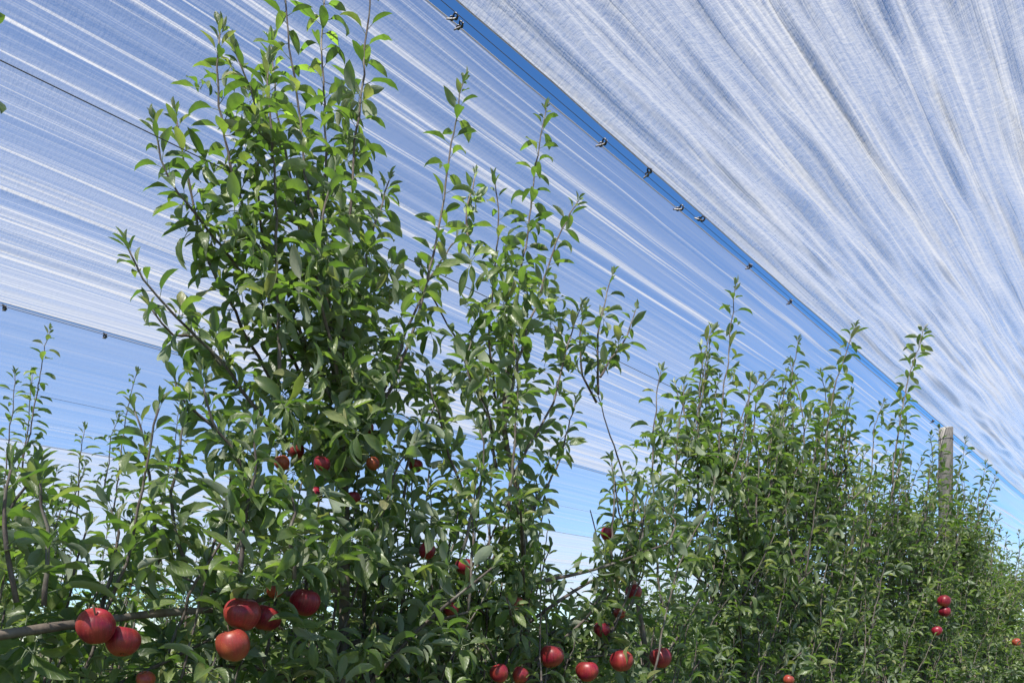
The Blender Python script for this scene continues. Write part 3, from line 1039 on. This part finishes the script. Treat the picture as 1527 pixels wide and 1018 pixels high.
allV = []; allF = []; off = 0
for a in arrs:
    V, F, UV, own = bake(a[0], a[1], a[2], a[3], a[4], np.zeros(3))
    allV.append(V); allF.append(F + off); off += len(V)
bvh = BVHTree.FromPolygons(np.vstack(allV).tolist(), np.vstack(allF).tolist(), all_triangles=True)
del allV, allF
eye = Vector(EYE)
n_leaf = 0
for (T, limit), (p, d, n, s, v, r) in zip(TREES, arrs):
    chosen = np.zeros(len(p), bool)
    if limit:
        c = p + d * s[:, None] * .5
        px, py, f = project(c)
        ok = np.nonzero((f > .3) & (px > -20) & (px < 1547) & (py > -20) & (py < 1038) & (s / np.maximum(f, .1) * F_PX > 10))[0]
        score = []
        for i in ok:
            vis = 0
            for q in (.25, .55, .8):
                t = Vector(p[i] + d[i] * s[i] * q - n[i] * s[i] * q * q * .3)
                dd = t - eye
                hit = bvh.ray_cast(eye, dd.normalized(), dd.length + .05)
                if hit[3] is None or hit[3] > dd.length - .02:
                    vis += 1
            score.append(vis * s[i] / f[i])
        score = np.array(score)
        order = np.argsort(-score)[:limit]
        order = order[score[order] > 0] if len(order) else order
        chosen[ok[order]] = True
    base = T.base
    X = np.cross(d, n)
    for i in np.nonzero(chosen)[0]:
        o = bpy.data.objects.new('leaf', LEAF_MESH[int(v[i])])
        COL.objects.link(o); o.parent = T.root
        M = Matrix(((X[i][0], d[i][0], n[i][0], 0), (X[i][1], d[i][1], n[i][1], 0), (X[i][2], d[i][2], n[i][2], 0), (0, 0, 0, 1)))
        q = p[i] - base
        o.matrix_local = Matrix.Translation(Vector(q)) @ M @ Matrix.Scale(float(s[i]), 4)
        n_leaf += 1
    rest = ~chosen
    V, F, UV, own = bake(p[rest], d[rest], n[rest], s[rest], v[rest], base)
    o = link('foliage', mesh_np('foliage', V, F, M_LEAF, UV, r[rest][own]), T.root)
    o['kind'] = 'stuff'
print('leaves', sum(len(a[0]) for a in arrs), 'as objects', n_leaf)

# far trees: copies
bpy.context.view_layer.update()


def far_tree(x, y, label, group, sc):
    src = random.choice(PROTO)
    c = copy_tree(src.root)
    c.location = (x, y, 0); c.rotation_euler = (0, 0, random.choice((0, math.pi)) + random.uniform(-.25, .25)); c.scale = (1, 1, sc)
    c['label'] = label; c['group'] = group
    return c


for k in range(15, 44):
    far_tree(ROW1 + random.uniform(-.05, .05), row_y(k), 'apple tree far down the near row, small grey-green leaves', 'far apple trees of the near row', random.uniform(.94, 1.04))
for k in range(6, 40):
    y = .55 + .62 * k
    if 4.5 < y < 6.3:
        far_tree(ROW2 + random.uniform(-.05, .05), y, 'short apple tree filling the foot of the bright opening', 'short apple trees in the bright opening', random.uniform(.62, .68))
        continue
    far_tree(ROW2 + random.uniform(-.05, .05), y, 'apple tree of the second row glimpsed through the leaves of the near row', 'far apple trees of the second row', random.uniform(.86, .98))
for k in range(0, 40):
    y = 1 + .66 * k
    low = 8.2 < y < 10.6
    far_tree(-6.95 + random.uniform(-.05, .05), y, 'distant apple tree of the third row behind the second row', 'distant apple trees of the third row', random.uniform(.62, .66) if low else random.uniform(.82, .95))


# ------------------------------------------------------------------ apples
def apple_mesh(seed, mat=None):
    prof = []
    n = 16
    for i in range(n + 1):
        th = math.pi * i / n
        r = math.sin(th) ** .92
        z = math.cos(th)
        rr = .0365 * r * (1.0 + .07 * z)
        zz = .0355 * z
        zz -= .0135 * math.exp(-(r / .26) ** 2) if z > 0 else -.0075 * math.exp(-(r / .24) ** 2)
        prof.append((rr, zz))
    m = 22
    V = []
    for r, z in prof[1:-1]:
        for j in range(m):
            a = 2 * math.pi * j / m
            k = 1 + .026 * math.cos(5 * a + seed) * (1 if z < .005 else .5) + .045 * math.cos(a + seed * 2) + .03 * math.cos(2 * a + seed)
            V.append((r * k * math.cos(a), r * k * math.sin(a), z * (1 + .07 * math.sin(a + seed))))
    F = []
    rows = n - 1
    for i in range(rows - 1):
        for j in range(m):
            j2 = (j + 1) % m
            a, b, c, d = i * m + j, i * m + j2, (i + 1) * m + j2, (i + 1) * m + j
            F += [(a, d, c), (a, c, b)]
    t = len(V); V += [(0, 0, prof[0][1]), (0, 0, prof[-1][1])]
    for j in range(m):
        j2 = (j + 1) % m
        F += [(t, j, j2), (t + 1, (rows - 1) * m + j2, (rows - 1) * m + j)]
    return mesh_np('apple', np.array(V), np.array(F), mat or M_APPLE)


AMS = [apple_mesh(q * 1.7) for q in range(4)]
AMS_ORANGE = [apple_mesh(q * 1.7 + .6, M_APPLE_ORANGE) for q in range(3)]
STEM = tube_mesh('stem', spline([(0, 0, .017), (.002, .001, .030), (.006, .002, .044)], .006), .0016, .0021, M_STEM, 6)
CV = []
for k in range(5):
    a = 2 * math.pi * k / 5
    CV.append([(.0015 * math.cos(a), .0015 * math.sin(a), -.026), (.0042 * math.cos(a + .5), .0042 * math.sin(a + .5), -.0285), (.0065 * math.cos(a), .0065 * math.sin(a), -.0335), (.0042 * math.cos(a - .5), .0042 * math.sin(a - .5), -.0285)])
CALYX = mesh_np('calyx', np.array(CV).reshape(-1, 3), np.arange(20).reshape(5, 4), M_STEM, smooth=False)


def apple(px, py, dia, label, lat=None, tilt=.35):
    """an apple 7 cm or so wide that shows dia pixels across at (px, py)"""
    d = rgt * (px - W_PX / 2) + fwd * F_PX + np.array([0, 0, HORIZON - py])
    if lat is None:
        depth = .0730 / dia                      # from its apparent width
        p = EYE + d * depth
        real = .0730
    else:
        p = at(px, py, lat)
        real = dia * np.linalg.norm(p - EYE) / np.linalg.norm(d)
    o = link('apple', random.choice(AMS_ORANGE if 'orange' in label else AMS), None, p)
    tag(o, label, 'apple', 'red apples on the trees')
    s = real / .0790
    o.scale = (s * random.uniform(.95, 1.03), s * random.uniform(.95, 1.03), s * random.uniform(.93, 1.06))
    o.rotation_euler = (random.uniform(-tilt, tilt), random.uniform(-tilt, tilt), random.uniform(0, 6.28))
    link('stem', STEM, o); link('calyx', CALYX, o)
    return o


for px, py, dia, lab, lat in APPLES:
    apple(px, py, dia, lab, lat)
